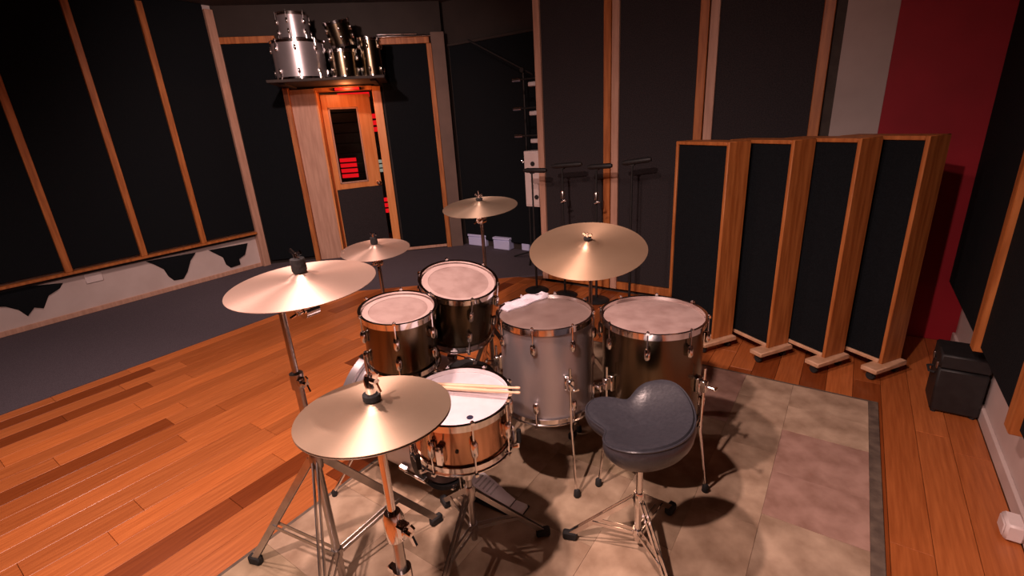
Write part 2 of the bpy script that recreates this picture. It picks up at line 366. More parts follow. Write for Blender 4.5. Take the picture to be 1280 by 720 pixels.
rl_ = thing('signal_lamp', 'red signal lamp above the studio door', 'lamp', tuple(M45 @ V((1.32, 0.05, 2.02))))
MB().box((1.16,0.052,2.022),(1.48,0.075,2.058), T(-V(rl_.location)) @ M45, 0.004).build('lamp_base', 'black', rl_)
MB().box((1.18,0.075,2.026),(1.46,0.10,2.054), T(-V(rl_.location)) @ M45, 0.004).build('lamp_cover', 'red_glow', rl_)
ld = bpy.data.lights.new('signal_lamp', 'POINT'); ld.energy = 5; ld.color = (1.0, 0.3, 0.1); ld.shadow_soft_size = 0.05
lo = bpy.data.objects.new('signal_lamp_light', ld); col.objects.link(lo); lo.location = M45 @ V((1.32, 0.16, 2.02))

# back wall of the recess, and the wall beyond
YB = 4.95
wb = struct('wall_back', B((-4.6, YB, -0.1), (-2.3, YB+0.12, CEIL)), 'brown_paint', 'brown wall at the back of the dark recess')
B((-4.22, YB-0.05, 0.10), (-2.50, YB, 2.46), 0.006).build('acoustic_panel', 'fabric', wb)
B((-4.24, YB-0.055, 2.46), (-2.48, YB, 2.49), 0.004).build('panel_rail', 'brown_paint', wb)
# centre wall
wc = struct('wall_centre', MB().box((-2.45, YF+0.03, -0.1), (XR+0.12, YF+0.15, CEIL)).box((-2.45, YF+0.03, -0.1), (-2.33, YB+0.02, CEIL)), 'ceiling_paint', 'long wall of tall framed charcoal acoustic panels')
def framed(x0, x1, ml, mr):  # paler left stile paints the lit side, orange right stile the shaded one
    pn = B((x0+0.062, YF+0.0, 0.10), (x1-0.062, YF+0.03, CEIL-0.02), 0.004).build('acoustic_panel', 'fabric_grey', wc)
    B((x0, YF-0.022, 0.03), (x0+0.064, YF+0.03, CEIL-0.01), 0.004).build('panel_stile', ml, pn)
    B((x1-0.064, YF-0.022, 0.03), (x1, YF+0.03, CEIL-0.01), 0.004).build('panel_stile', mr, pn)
    B((x0+0.064, YF-0.018, 0.03), (x1-0.064, YF+0.03, 0.10), 0.004).build('panel_rail', 'trim_wood', pn)
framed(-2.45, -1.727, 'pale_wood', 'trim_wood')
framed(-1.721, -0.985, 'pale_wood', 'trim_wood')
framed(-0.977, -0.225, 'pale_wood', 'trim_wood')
B((-0.165, YF+0.0, 0.0), (0.101, YF+0.03, CEIL), 0.002).build('white_wall_strip', 'strip_paint', wc)
B((0.101, YF+0.0, 0.0), (XR, YF+0.03, CEIL), 0.0).build('red_wall_strip', 'red_paint', wc)
# right wall
wr = struct('wall_right', B((XR, YN-0.1, -0.1), (XR+0.12, YF+0.15, CEIL)), 'white_paint', 'white wall behind dark acoustic panels with wooden battens')
rb = [-1.49, -0.755, -0.02, 0.715, 1.45, 2.185, 2.92]
ed = [YN]+rb+[3.97]
for a, b in zip(ed[:-1], ed[1:]): B((XR-0.10, a+0.006, 0.42), (XR, b-0.006, 2.9), 0.006).build('acoustic_panel', 'fabric', wr)
for y in rb: B((XR-0.125, y-0.035, 0.40), (XR, y+0.035, 2.9), 0.004).build('batten', 'trim_wood', wr)
struct('baseboard_right', B((XR-0.016, YN, 0.0), (XR, YF, 0.07), 0.003), 'white_paint')
struct('wall_near', B((XL-0.12, YN-0.12, -0.1), (XR+0.12, YN, CEIL)), 'brown_paint', 'brown wall opposite the framed panels')
struct('ceiling', B((XL-0.8, YN-0.12, CEIL), (XR+0.12, 6.6, CEIL+0.1)), 'ceiling_paint', 'dark brown studio ceiling')
# ceiling lamps; the last two are added for brightness
for i, (x, y, p, a, aim, rad) in enumerate(LIGHTS):
    nm = ['above the snare drum', 'behind the hi-hat', 'above the carpet edge', 'facing the angled wall'][i]
    t = thing('ceiling_lamp', 'round black ceiling spotlight '+nm, 'lamp', (x, y, CEIL), 'ceiling spotlights')
    MB().lathe([(0,0),(0.06,0),(0.06,-0.1),(0.065,-0.14),(0.055,-0.14),(0.05,-0.1),(0,-0.1)], 24).build('housing', 'black', t)
    MB().lathe([(0,-0.101),(0.048,-0.101),(0.048,-0.106),(0,-0.106)], 20).build('bulb_face', 'lamp_glow', t)

# ------------------------------------------------------------------ rug of patches
x0, x1, y0, y1 = RUG
rug = thing('patchwork_rug', 'faded beige patchwork rug under the drum kit', 'rug', ((x0+x1)/2, (y0+y1)/2, 0))
rl = V(rug.location)
B((x0, y0, 0.0005), (x1, y1, 0.006), 0.002).build('backing', 'rug_border', rug, off=rl)
xs = [x0+0.02, -1.36, -1.0, -0.62, -0.36, -0.11, x1-0.045]
cols_y = [[.62, 1.0, 1.5, 2.1, 2.55], [.5, .9, 1.35, 1.9, 2.4], [.45, 0.8, 1.28, 1.7, 2.2, 2.6], [.6, 1.1, 1.42, 1.85, 2.35], [.7, 1.2, 1.7, 2.2, 2.66], [.8, 1.3, 1.78, 2.07, 2.42, 2.66]]
pinkset = {(5,3),(5,4),(0,3),(3,5)}; olive = {(5,1),(2,1),(3,1),(1,4),(2,4),(0,0),(4,0)}
for i in range(6):
    ys = [y0+0.03]+cols_y[i]+[y1-0.02]
    for j in range(len(ys)-1):
        m = 'rug_pink' if (i, j) in pinkset else 'rug_olive' if (i, j) in olive else 'rug'
        c = V(((xs[i]+xs[i+1])/2, (ys[j]+ys[j+1])/2, 0.006))
        o = B((xs[i]+.0003, ys[j]+.0003, 0.004), (xs[i+1]-.0003, ys[j+1]-.0003, RUGT-0.0006*((i+j) % 2)), 0.0006).build('rug_patch', m, rug, off=c); o.location = c-rl

# ------------------------------------------------------------------ drums
FZ = RUGT
def ring_torus(R, r, z, n=40, m=8): return [(R+r*math.cos(2*pi*k/m), z+r*math.sin(2*pi*k/m)) for k in range(m)]
def drum_body(root, M, R, h, nl, shell, head, hoop='chrome', bottom=True, lugs=True, lugstyle='split', ringhead=False, n=48, hoopw=0.03, a0=0.0, botm='head_film'):
    """cylinder drum with z 0..h in the frame M relative to root"""
    MB().lathe([(R,0.004),(R,h-0.004),(R-0.006,h-0.004),(R-0.006,0.004)], n, M, True).build('shell', shell, root)
    hd = MB().lathe([(0,h),(R*0.6,h),(R-0.008,h),(R+0.002,h-0.004),(R+0.005,h-0.014),(R+0.002,h-0.014),(R-0.01,h-0.003),(0,h-0.002)], n, M).build('drum_head', head, root)
    if ringhead: MB().lathe([(R*0.82,h+0.0006),(R*0.985,h+0.0006),(R*0.985,h+0.0016),(R*0.82,h+0.0016)], n, M, True).build('muffle_ring', 'head_ring', hd)
    def hoop_prof(z, s):
        return [(R+0.003,z-s*0.013),(R+0.009,z-s*0.013),(R+0.009,z+s*0.008),(R+0.014,z+s*0.011),(R+0.014,z+s*0.0145),(R+0.002,z+s*0.0135),(R+0.003,z+s*0.004)]
    MB().lathe(hoop_prof(h, 1), n, M, True).build('hoop', hoop, root)
    if bottom:
        MB().lathe(hoop_prof(0, -1), n, M, True).build('hoop', hoop, root)
        MB().lathe([(0,0.0),(R-0.008,0.0),(R+0.002,0.004),(R-0.006,0.006),(0,0.002)], n, M).build('bottom_head', botm, root)
    if lugs:
        for k in range(nl):
            A = M @ RZ(a0+2*pi*k/nl)
            spans = [(h-0.095, h-0.045, 1), (0.045, 0.095, -1)] if lugstyle == 'split' else [(h*0.3, h*0.7, 0)]
            for za, zb, s in spans:
                mb = MB(); zc = (za+zb)/2; hh = (zb-za)/2
                mb.lathe([(0,-hh),(0.008,-hh*0.95),(0.0125,-hh*0.6),(0.0125,hh*0.6),(0.008,hh*0.95),(0,hh)], 10, A @ T((R+0.011,0,zc)))
                mb.box((R-0.001,-0.008,zc-hh*0.7),(R+0.012,0.008,zc+hh*0.7), A)
                lg = mb.build('lug', 'chrome', root)
                ends = []
                if s >= 0: ends.append((zb-0.004, h+0.018, 1))
                if s <= 0 and bottom: ends.append((za+0.004, -0.018, -1))
                for z0_, z1_, sg in ends:
                    rd = MB().tube([(R+0.013,0,z0_),(R+0.013,0,z1_)], 0.003, 6, A)
                    rd.box((R+0.008,-0.006,min(z1_-sg*0.005, z1_+sg*0.004)),(R+0.020,0.006,max(z1_-sg*0.005, z1_+sg*0.004)), A)
                    rd.tube([(R+0.013,0,z1_),(R+0.013,0,z1_+sg*0.008)], 0.0045, 6, A)
                    rd.build('tension_rod', 'chrome', lg)
def floor_tom(label, cx, cy, top, R, h, shell, head, legang, **kw):
    t = thing('floor_tom', label, 'drum', (cx, cy, FZ), 'floor toms')
    z0 = top-h-FZ
    drum_body(t, T((0,0,z0)), R, h, 8, shell, head, **kw)
    for a in legang:
        A = RZ(a)
        lg = MB()
        lg.tube([(R+0.028,0,z0+h*0.62),(R+0.028,0,z0-0.02),(R+0.034,0,z0-0.05),(R+0.065,0,0.03),(R+0.068,0,0.02)], 0.0055, 8, A)
        L_ = lg.build('leg', 'chrome', t)
        br = MB().box((R-0.001,-0.018,z0+h*0.36),(R+0.018,0.018,z0+h*0.52), A, 0.004).box((R+0.012,-0.013,z0+h*0.38),(R+0.042,0.013,z0+h*0.5), A, 0.004)
        br.tube([(R+0.03,0.0,z0+h*0.44),(R+0.075,0,z0+h*0.44)], 0.004, 6, A).box((R+0.07,-0.014,z0+h*0.44-0.006),(R+0.08,0.014,z0+h*0.44+0.006), A, 0.002)
        br.build('leg_bracket', 'chrome', t)
        MB().lathe([(0,0),(0.013,0),(0.015,0.004),(0.013,0.03),(0.008,0.036),(0,0.036)], 12, A @ T((R+0.069,0,0))).build('rubber_foot', 'rubber', L_)
    return t
floor_tom('chrome floor tom with a folded cloth on its head', -1.004, 1.634, 0.766, 0.197, 0.41, 'shell_chrome', 'head_film', (-0.6, 1.5, 3.6), a0=0.3)
floor_tom('dark mirrored floor tom standing just behind the throne', -0.60, 1.83, 0.755, 0.204, 0.44, 'shell_dark', 'head_worn', (-0.15, 2.0, 4.2), a0=0.25)

def tom(label, c, n, R, h, shell, ringhead=True, a0=0.0):
    n = V(n).normalized(); rot = tiltM(n)
    base = V(c)-n*h
    t = thing('rack_tom', label, 'drum', tuple(base), 'rack toms')
    drum_body(t, rot, R, h, 6, shell, 'head_worn', ringhead=ringhead, a0=a0)
    return t, base, n
TOM1 = ((-1.408, 1.185, 0.875), (0.10, -0.05, 1), 0.141, 0.23)
TOM2 = ((-1.368, 1.509, 0.898), (0.26, -0.10, 1), 0.163, 0.25)
t1, b1, n1 = tom('smaller rack tom over the bass drum, on the hi-hat side', *TOM1, 'shell_dark', True, 0.2)
t2, b2, n2 = tom('larger rack tom over the bass drum, beside the chrome floor tom', *TOM2, 'shell_dark', True, 0.5)
# bass drum: axis along -x
BX0, BX1, BY, BR = -1.27, -1.74, 1.33, 0.265
bz = BR+0.03+FZ
bd = thing('bass_drum', 'mirrored bass drum with black hoops lying below the rack toms', 'drum', ((BX0+BX1)/2, BY, FZ))
MBD = T(V((BX0, BY, bz))-V(bd.location)) @ Matrix.Rotation(-pi/2, 4, 'Y')     # local z -> -x
BL = BX0-BX1
MB().lathe([(BR,0.01),(BR,BL-0.01),(BR-0.008,BL-0.01),(BR-0.008,0.01)], 56, MBD, True).build('shell', 'shell_chrome', bd)
for z_, s in ((0.0, -1), (BL, 1)):
    MB().lathe([(BR+0.004,z_-s*0.03),(BR+0.02,z_-s*0.03),(BR+0.02,z_+s*0.015),(BR+0.004,z_+s*0.015)], 56, MBD, True).build('hoop', 'black' if s < 0 else 'shell_chrome', bd)
    MB().lathe([(0,z_),(BR-0.004,z_),(BR+0.003,z_-s*0.01),(BR-0.004,z_-s*0.012),(0,z_-s*0.002)], 56, MBD).build('drum_head', 'head_film' if s < 0 else 'black', bd)
for k in range(8):
    A = MBD @ RZ(2*pi*(k+0.5)/8)
    for z_, s in ((0.0, -1), (BL, 1)):
        lg = MB().box((BR-0.001,-0.01,z_-s*0.14 if s>0 else 0.09),(BR+0.022,0.01,z_-s*0.09 if s>0 else 0.14), A, 0.004).build('lug', 'chrome', bd)
        cl = MB().box((BR+0.018,-0.012,min(z_-s*0.04,z_+s*0.02)),(BR+0.028,0.012,max(z_-s*0.04,z_+s*0.02)), A, 0.003)
        cl.box((BR+0.004,-0.012,min(z_+s*0.014,z_+s*0.02)),(BR+0.026,0.012,max(z_+s*0.014,z_+s*0.02)), A, 0.002)
        cl.tube([(BR+0.014 if False else BR+0.024,0,z_-s*0.1),(BR+0.024,0,z_+s*0.0)], 0.0035, 6, A)
        cl.build('claw_hook', 'chrome', lg)
for s in (-1, 1):
    sp = MB().tube([(BX1+0.12-bd.location.x, s*(BR-0.01), bz-FZ-0.03),(BX1+0.02-bd.location.x, s*(BR+0.13), 0.02)], 0.007, 8)
    sp = sp.build('spur', 'chrome', bd)
    MB().lathe([(0,0),(0.012,0),(0.013,0.02),(0.007,0.03),(0,0.03)], 12, T((BX1+0.02-bd.location.x, s*(BR+0.13), 0))).build('rubber_foot', 'rubber', sp)
# tom holder on the bass drum
hp = V((-1.52, BY, bz+BR))
mnt = MB().box((-0.03,-0.05,-0.012),(0.03,0.05,0.012), T(hp-V(bd.location)), 0.005).tube([hp-V(bd.location), hp+V((0,0,0.16))-V(bd.location)], 0.014, 12)
mnt.build('tom_mount', 'chrome', bd)
for base, n, R, h, s in ((b1, n1, TOM1[2], TOM1[3], -1), (b2, n2, TOM2[2], TOM2[3], 1)):
    tgt = base+n*h*0.45; d = (hp+V((0,0,0.15))-tgt); d.z = 0; d.normalize(); tgt = tgt+d*(R+0.002)
    a_ = MB().tube([hp+V((0,0.02*s,0.15))-V(bd.location), hp+V((0,0.05*s,0.17))-V(bd.location), tgt+V((0,0,0.0))-V(bd.location)], 0.009, 10)
    a_.build('tom_arm', 'chrome', bd)
# snare
sn = thing('snare_drum', 'bronze snare drum with a bright white head and drumsticks lying on it', 'drum', (-1.004, 1.05, 0.512))
SNM = tiltM((0.03, -0.02, 1))
drum_body(sn, SNM, 0.169, 0.163, 8, 'shell_bronze', 'head_white', lugstyle='mid', a0=0.15, botm='head_worn')
MB().lathe([(0,0.1638),(0.011,0.1638),(0.011,0.1646),(0,0.1646)], 12, SNM @ T((0.105,-0.07,0.0))).build('badge_mark', 'ink', sn)
th = MB().box((0.167,-0.014,0.03),(0.191,0.014,0.1), SNM @ RZ(-1.25), 0.005).tube([(0.19,0,0.09),(0.215,0,0.12)], 0.005, 8, SNM @ RZ(-1.25)); th.build('strainer', 'chrome', sn)
MB().lathe([(0,0.172),(0.006,0.172),(0.006,0.167),(0,0.167)], 10, SNM @ RZ(-0.95) @ T((0,0,0.075)) @ Matrix.Rotation(pi/2,4,'Y')).build('vent_hole', 'black', sn)
# sticks on the snare
for i, (ya, yb) in enumerate(((0.0, 0.0), (0.02, 0.028))):
    a = atz(548, 484+ya*200, 0.69); b = atz(640, 488+yb*230, 0.69)
    d = (b-a).normalized(); a = b-d*0.36
    a.z = b.z = 0.512+0.163+0.0095+0.016
    pr = [(0,0.0),(0.0035,0.001),(0.0055,0.008),(0.005,0.016),(0.0035,0.022),(0.0065,0.08),(0.0072,0.14),(0.0072,0.38),(0.006,0.395),(0,0.398)]
    q = V((0,0,1)).rotation_difference(-d if i == 0 else -d).to_matrix().to_4x4()
    o = MB().lathe(pr, 12, q).build('drumstick', 'stick_wood', None); o.location = b+V((0,0,0.002*i))+d*0.03
    tag(o, ['pale wooden drumstick on the snare head, the one nearer the rack toms', 'pale wooden drumstick on the snare head, the one nearer the small dark mark'][i], 'drumstick', 'drumsticks on the snare')
# folded cloth on floor tom
cm = MB(); NX, NY = 14, 6; A = atz(627,385,0.775); Bp = atz(684,366,0.775); dx = (Bp-A); wv = V((-dx.y, dx.x, 0)).normalized()*0.085
def cz(i, j): return 0.768+0.012+0.006*math.sin(i*1.1+j)+0.004*math.cos(j*1.7+i*.4)
vs = []
for lay in (0, 1):
    for i in range(NX+1):
        for j in range(NY+1):
            p = A+dx*(i/NX)+wv*((j/NY-0.5)*(1-0.35*(i/NX)**2)+0.04*math.sin(i*0.9))
            edge = i in (0, NX) or j in (0, NY)
            vs.append(V((p.x, p.y, 0.7672 if lay == 0 else (cz(i, j) if not edge else 0.773))))
fs = []; st = NY+1; n0 = (NX+1)*st
for i in range(NX):
    for j in range(NY):
        a = i*st+j; fs += [(a, a+1, a+st+1, a+st), (n0+a, n0+a+st, n0+a+st+1, n0+a+1)]
for i in range(NX):
    for j in (0, NY): a = i*st+j; fs.append((a, a+st, n0+a+st, n0+a))
for j in range(NY):
    for i in (0, NX): a = i*st+j; fs.append((a, a+1, n0+a+1, n0+a))
tag(cm.add(vs, fs).build('folded_cloth', 'cloth_white', None), 'small pale lilac cloth folded on the chrome floor tom', 'cloth')

# ------------------------------------------------------------------ cymbals and stands
def cymbal(name, label, c, n, R, m, flip=False, group='cymbals', bell=None):
    bell = bell or R*0.2; bh = bell*0.42; hb = R*0.085
    top = [(0.006, bh+hb)]
    for k in range(1, 7):
        t = k/6; top.append((bell*t, hb+bh*math.cos(t*pi/2)**0.8 if t < 1 else hb))
    for k in range(1, 9):
        t = k/8; top.append((bell+(R-bell)*t, hb*(1-t)**1.0+0.006*R*math.sin(t*pi)))
    th = 0.0014
    prof = top+[(R, -th)]+[(r, z-th) for r, z in reversed(top[:-1])]
    M = tiltM(n)
    if flip: M = M @ Matrix.Rotation(pi, 4, 'X')
    o = MB().lathe(prof, 72, None, True).build(name, m, None)
    o.matrix_world = T(V(c)-V(n).normalized()*0.0) @ M
    tag(o, label, 'cymbal', group)
    return o
def wing(mb, M, s=1.0):
    mb.lathe([(0,0),(0.006*s,0),(0.006*s,0.012*s),(0,0.012*s)], 10, M)
    for k in (-1, 1): mb.bar((0,0,0.006*s), (k*0.019*s,0,0.016*s), 0.004*s, 0.009*s, None, M)
    return mb
def tripod(root, cx, cy, collar, feet, legw=0.02, spread=0.30, mats='dull_chrome', zb=0.16):
    """legs for a stand whose root sits at (cx,cy,FZ); feet are (angle) list"""
    mb = MB().lathe([(0.0,collar-0.03),(0.02,collar-0.03),(0.022,collar+0.01),(0.016,collar+0.03),(0.0,collar+0.03)], 14).build('leg_collar', mats, root)
    MB().lathe([(0.0,zb-0.02),(0.018,zb-0.02),(0.018,zb+0.015),(0,zb+0.015)], 14).build('brace_collar', mats, root)
    for a in feet:
        A = RZ(a)
        leg = MB()
        for s in (-1, 1): leg.bar((0.018, s*0.007, collar), (spread, s*0.007, 0.022), 0.003, legw, (0,1,0), A)
        lg = leg.build('leg', mats, root)
        mx = 0.62; mid = (0.018+(spread-0.018)*mx, 0, collar+(0.022-collar)*mx)
        br = MB()
        for s in (-1, 1): br.bar((0.016, s*0.010, zb), (mid[0], s*0.010, mid[2]), 0.0025, 0.014, (0,1,0), A)
        br.build('leg_brace', mats, root)
        MB().box((spread-0.03,-0.014,0.0),(spread+0.025,0.014,0.036), A, 0.006).build('rubber_foot', 'rubber', lg)
def cymbal_stand(label, x, y, c, n, collar, feet, spread=0.30, sleeve=False, memo=0.55, legw=0.02):
    t = thing('cymbal_stand', label, 'stand', (x, y, FZ), 'cymbal stands')
    o_ = V((x, y, FZ)); c = V(c)-o_; n = V(n).normalized()
    tilt = c-n*0.075                                       # tilter joint below the cymbal
    ztop = min(tilt.z, tilt.z)-0.03
    tripod(t, x, y, collar, feet, spread=spread, legw=legw)
    MB().tube([(0,0,0.05),(0,0,memo)], 0.0135, 12).build('lower_tube', 'dull_chrome', t)
    MB().tube([(0,0,memo-0.02),(0,0,ztop)], 0.0095, 12).build('upper_tube', 'dull_chrome', t)
    hc = MB().lathe([(0.0,-0.025),(0.02,-0.025),(0.02,0.025),(0,0.025)], 12, T((0,0,memo))).box((0.01,-0.012,-0.014),(0.034,0.012,0.014), T((0,0,memo)), 0.004)
    hcl = hc.build('height_clamp', 'dull_chrome', t)
    wing(MB(), T((0.034,0,memo)) @ Matrix.Rotation(pi/2,4,'Y'), 1.3).build('wing_nut', 'chrome', hcl)
    tb = MB().tube([(0,0,ztop-0.01), V((0,0,ztop+0.012)), tilt], 0.010, 10)
    tb.lathe([(0,-0.02),(0.021,-0.02),(0.021,0.02),(0,0.02)], 16, T(tilt) @ Matrix.Rotation(pi/2,4,'X'))
    tbo = tb.build('tilter', 'chrome', t)
    wing(MB(), T(tilt+V((0,-0.022,0))) @ Matrix.Rotation(pi/2,4,'X') @ RZ(0.6), 1.3).build('wing_nut', 'chrome', tbo)
    Mt = T(c) @ tiltM(n)
    MB().tube([(0,0,-0.08),(0,0,0.085)], 0.0035, 8, Mt).build('cymbal_rod', 'chrome', t)
    MB().lathe([(0.0,-0.028),(0.02,-0.028),(0.02,-0.004),(0,-0.004)], 16, Mt).build('lower_felt', 'felt', t)
    return t, Mt, o_
def topping(t, Mt, R, sleeve):
    z = R*0.085+R*0.2*0.42
    MB().lathe([(0,z),(0.017,z),(0.019,z+0.006),(0.018,z+(0.036 if sleeve else 0.012)),(0,z+(0.036 if sleeve else 0.012))], 18, Mt).build('upper_felt', 'felt', t)
    wing(MB(), Mt @ T((0,0,z+(0.037 if sleeve else 0.013))), 1.2).build('wing_nut', 'chrome', t)
# left crash
def set_cymbal(cl, sl, xy, c, n, R, m, collar, feet, spread=0.3, sleeve=False, memo=0.55, legw=0.02):
    cymbal('crash_cymbal' if 'ride' not in cl else 'ride_cymbal', cl, c, n, R, m)
    t, Mt, o_ = cymbal_stand(sl, xy[0], xy[1], c, n, collar, feet, spread, sleeve, memo, legw)
    topping(t, Mt, R, sleeve)
a0 = math.atan2(.548-.67, -1.685+1.30)
set_cymbal('wide shiny crash cymbal beside the bare floor boards, black sleeve on top', 'cymbal stand with splayed legs at the rug edge', (-1.30, 0.67),
           (-1.148, 0.664, 1.184), (0.02, -0.045, 1), 0.187, 'cymbal', 0.55, (a0, a0+2.1, a0-2.1), 0.40, True, 0.84, 0.024)
set_cymbal('smallest crash cymbal, in front of the open studio door', 'cymbal stand in front of the bass drum', (-1.985, 1.585),
           (-2.0, 1.591, 0.965), (0.06, -0.07, 1), 0.178, 'cymbal', 0.36, (0.9, 3.0, 5.1), 0.26, True, 0.55)
set_cymbal('crash cymbal in front of the dark recess', 'cymbal stand behind the larger rack tom', (-1.632, 2.036),
           (-1.628, 2.028, 1.132), (0.04, -0.11, 1), 0.203, 'cymbal_old', 0.4, (0.4, 2.5, 4.6), 0.28, False, 0.62)
set_cymbal('large ride cymbal above the two floor toms', 'cymbal stand between the two floor toms', (-1.0, 2.075),
           (-0.99, 2.025, 0.96), (0.11, -0.24, 1), 0.279, 'cymbal_gold', 0.34, (0.45, 2.55, 4.75), 0.24, False, 0.5)
# hi-hat
HX, HY, HZ = -0.811, 0.573, 0.957
hn = V((-0.03, 0.04, 1))
cymbal('hi_hat_cymbal', 'upper hi-hat cymbal with a chrome clutch', (HX, HY, HZ), hn, 0.172, 'cymbal_old', group='hi-hat pair')
cymbal('hi_hat_cymbal', 'lower hi-hat cymbal, turned upside down under its twin', (HX, HY, HZ-0.006), hn, 0.172, 'cymbal_old', True, 'hi-hat pair')
hs = thing('hi_hat_stand', 'chrome hi-hat stand with foot pedal', 'stand', (HX, HY, FZ))
def hh(z): return z-FZ
tripod(hs, HX, HY, 0.36, (0.5+2.1, 0.5+4.2, 0.5+0.35), 0.02, 0.27)
MB().tube([(0,0,0.03),(0,0,0.62)], 0.0135, 14).build('lower_tube', 'dull_chrome', hs)
MB().tube([(0,0,0.60),(0,0,hh(HZ)-0.06)], 0.0105, 12).build('upper_tube', 'chrome', hs)
hc = MB().lathe([(0,0.58),(0.024,0.58),(0.026,0.6),(0.026,0.64),(0.02,0.66),(0,0.66)], 16).box((0.015,-0.014,0.6),(0.045,0.014,0.64), None, 0.004)
hco = hc.build('height_clamp', 'chrome', hs)
wing(MB(), T((0.045,0,0.62)) @ Matrix.Rotation(pi/2,4,'Y'), 1.5).build('wing_nut', 'chrome', hco)
MB().lathe([(0,0.43),(0.022,0.43),(0.024,0.44),(0.024,0.48),(0,0.48)], 16).box((-0.05,-0.01,0.445),(-0.015,0.01,0.465), None, 0.003).build('memory_lock', 'chrome', hs)
MB().lathe([(0,hh(HZ)-0.075),(0.012,hh(HZ)-0.075),(0.026,hh(HZ)-0.052),(0.026,hh(HZ)-0.036),(0,hh(HZ)-0.036)], 20).build('cymbal_seat', 'chrome', hs)
MB().tube([(0,0,hh(HZ)-0.05),(0,0,hh(HZ)+0.135)], 0.0032, 8).build('pull_rod', 'chrome', hs)
zb = hh(HZ)+0.03
ct = MB().lathe([(0,zb+0.012),(0.012,zb+0.012),(0.012,zb+0.05),(0.008,zb+0.06),(0,zb+0.06)], 14)
ct = ct.build('clutch', 'chrome', hs)
MB().lathe([(0,zb),(0.020,zb),(0.020,zb+0.013),(0,zb+0.013)], 18).build('clutch_felt', 'felt', ct)
wing(MB(), T((0.01,0,zb+0.05)) @ Matrix.Rotation(pi/2,4,'Y'), 1.3).build('wing_nut', 'chrome', ct)
pa = RZ(0.35)
MB().box((0.05,-0.04,0.035),(0.30,0.04,0.047), pa @ T((0,0,0)), 0.004).build('pedal_board', 'chrome', hs)
MB().box((0.0,-0.05,0.0),(0.05,0.05,0.05), pa, 0.006).build('pedal_frame', 'dull_chrome', hs)
MB().box((0.29,-0.045,0.0),(0.36,0.045,0.03), pa, 0.006).build('heel_plate', 'dull_chrome', hs)
# snare stand
ss = thing('snare_stand', 'low chrome stand holding the snare drum', 'stand', (-1.0, 1.05, FZ))
tripod(ss, -1.0, 1.05, 0.26, (0.75, 2.75, 4.9), 0.02, 0.27, zb=0.1)
MB().tube([(0,0,0.04),(0,0,0.44)], 0.0125, 12).build('post', 'dull_chrome', ss)
MB().lathe([(0,0.33),(0.02,0.33),(0.022,0.36),(0.02,0.39),(0,0.39)], 14).build('height_clamp', 'chrome', ss)
MB().lathe([(0,0.42),(0.03,0.425),(0.03,0.445),(0,0.45)], 16).build('basket_hub', 'dull_chrome', ss)
for a in (0.4, 2.5, 4.6):
    A = RZ(a)
    ar = MB().tube([(0.02,0,0.44),(0.12,0,0.46),(0.197,0,0.482),(0.2,0,0.545)], 0.006, 8, A).build('basket_arm', 'chrome', ss)
    MB().tube([(0.199,0,0.50),(0.2,0,0.55)], 0.0085, 8, A).build('rubber_tip', 'rubber', ar)
# bass drum pedal: heel toward the throne
toe = V((-1.225, 1.27, FZ)); heel = V((-0.925, 1.285, FZ))
bp = thing('bass_drum_pedal', 'silver bass drum pedal beside the snare drum', 'pedal', tuple(heel))
dv = (toe-heel); L_ = dv.length; Mp = RZ(math.atan2(dv.y, dv.x))     # x from heel to toe
MB().box((0.0,-0.045,0.0),(L_,0.045,0.006), Mp, 0.002).build('base_plate', 'black', bp)
MB().box((0.0,-0.032,0.006),(0.06,0.032,0.026), Mp, 0.006).build('heel_plate', 'silver', bp)
Mf = Mp @ T((0.062,0,0.022)) @ Matrix.Rotation(-math.radians(19), 4, 'Y')
fbp = [(0,-0.026),(0.05,-0.03),(0.12,-0.042),(0.18,-0.044),(0.205,-0.03),(0.205,0.03),(0.18,0.044),(0.12,0.042),(0.05,0.03),(0,0.026)]
fb = MB().prism(fbp, 0, 0.008, Mf).build('footboard', 'silver', bp)
for k in range(5): MB().box((0.09+0.02*k,-0.03,0.008),(0.097+0.02*k,0.03,0.0105), Mf, 0.001).build('tread_rib', 'dull_chrome', fb)
for s in (-1, 1): MB().tube([(L_-0.02, s*0.055, 0.0),(L_-0.02, s*0.055, 0.19)], 0.009, 10, Mp).box((L_-0.035,s*0.055-0.012,0.0),(L_-0.005,s*0.055+0.012,0.03), Mp, 0.003).build('upright', 'chrome', bp)
MB().tube([(L_-0.02,-0.075,0.185),(L_-0.02,0.075,0.185)], 0.007, 10, Mp).build('axle', 'chrome', bp)
MB().tube([(L_-0.02,0,0.185),(L_-0.075,0,0.40)], 0.004, 8, Mp).build('beater_shaft', 'chrome', bp)
MB().lathe([(0,-0.028),(0.022,-0.028),(0.026,-0.01),(0.026,0.01),(0.022,0.028),(0,0.028)], 16, Mp @ T((L_-0.072,0,0.39)) @ Matrix.Rotation(1.3,4,'Y')).build('beater', 'felt', bp)
MB().tube([(L_-0.02,0,0.18),(L_-0.035,0,0.09)], 0.006, 8, Mp).build('drive_chain', 'dull_chrome', bp)

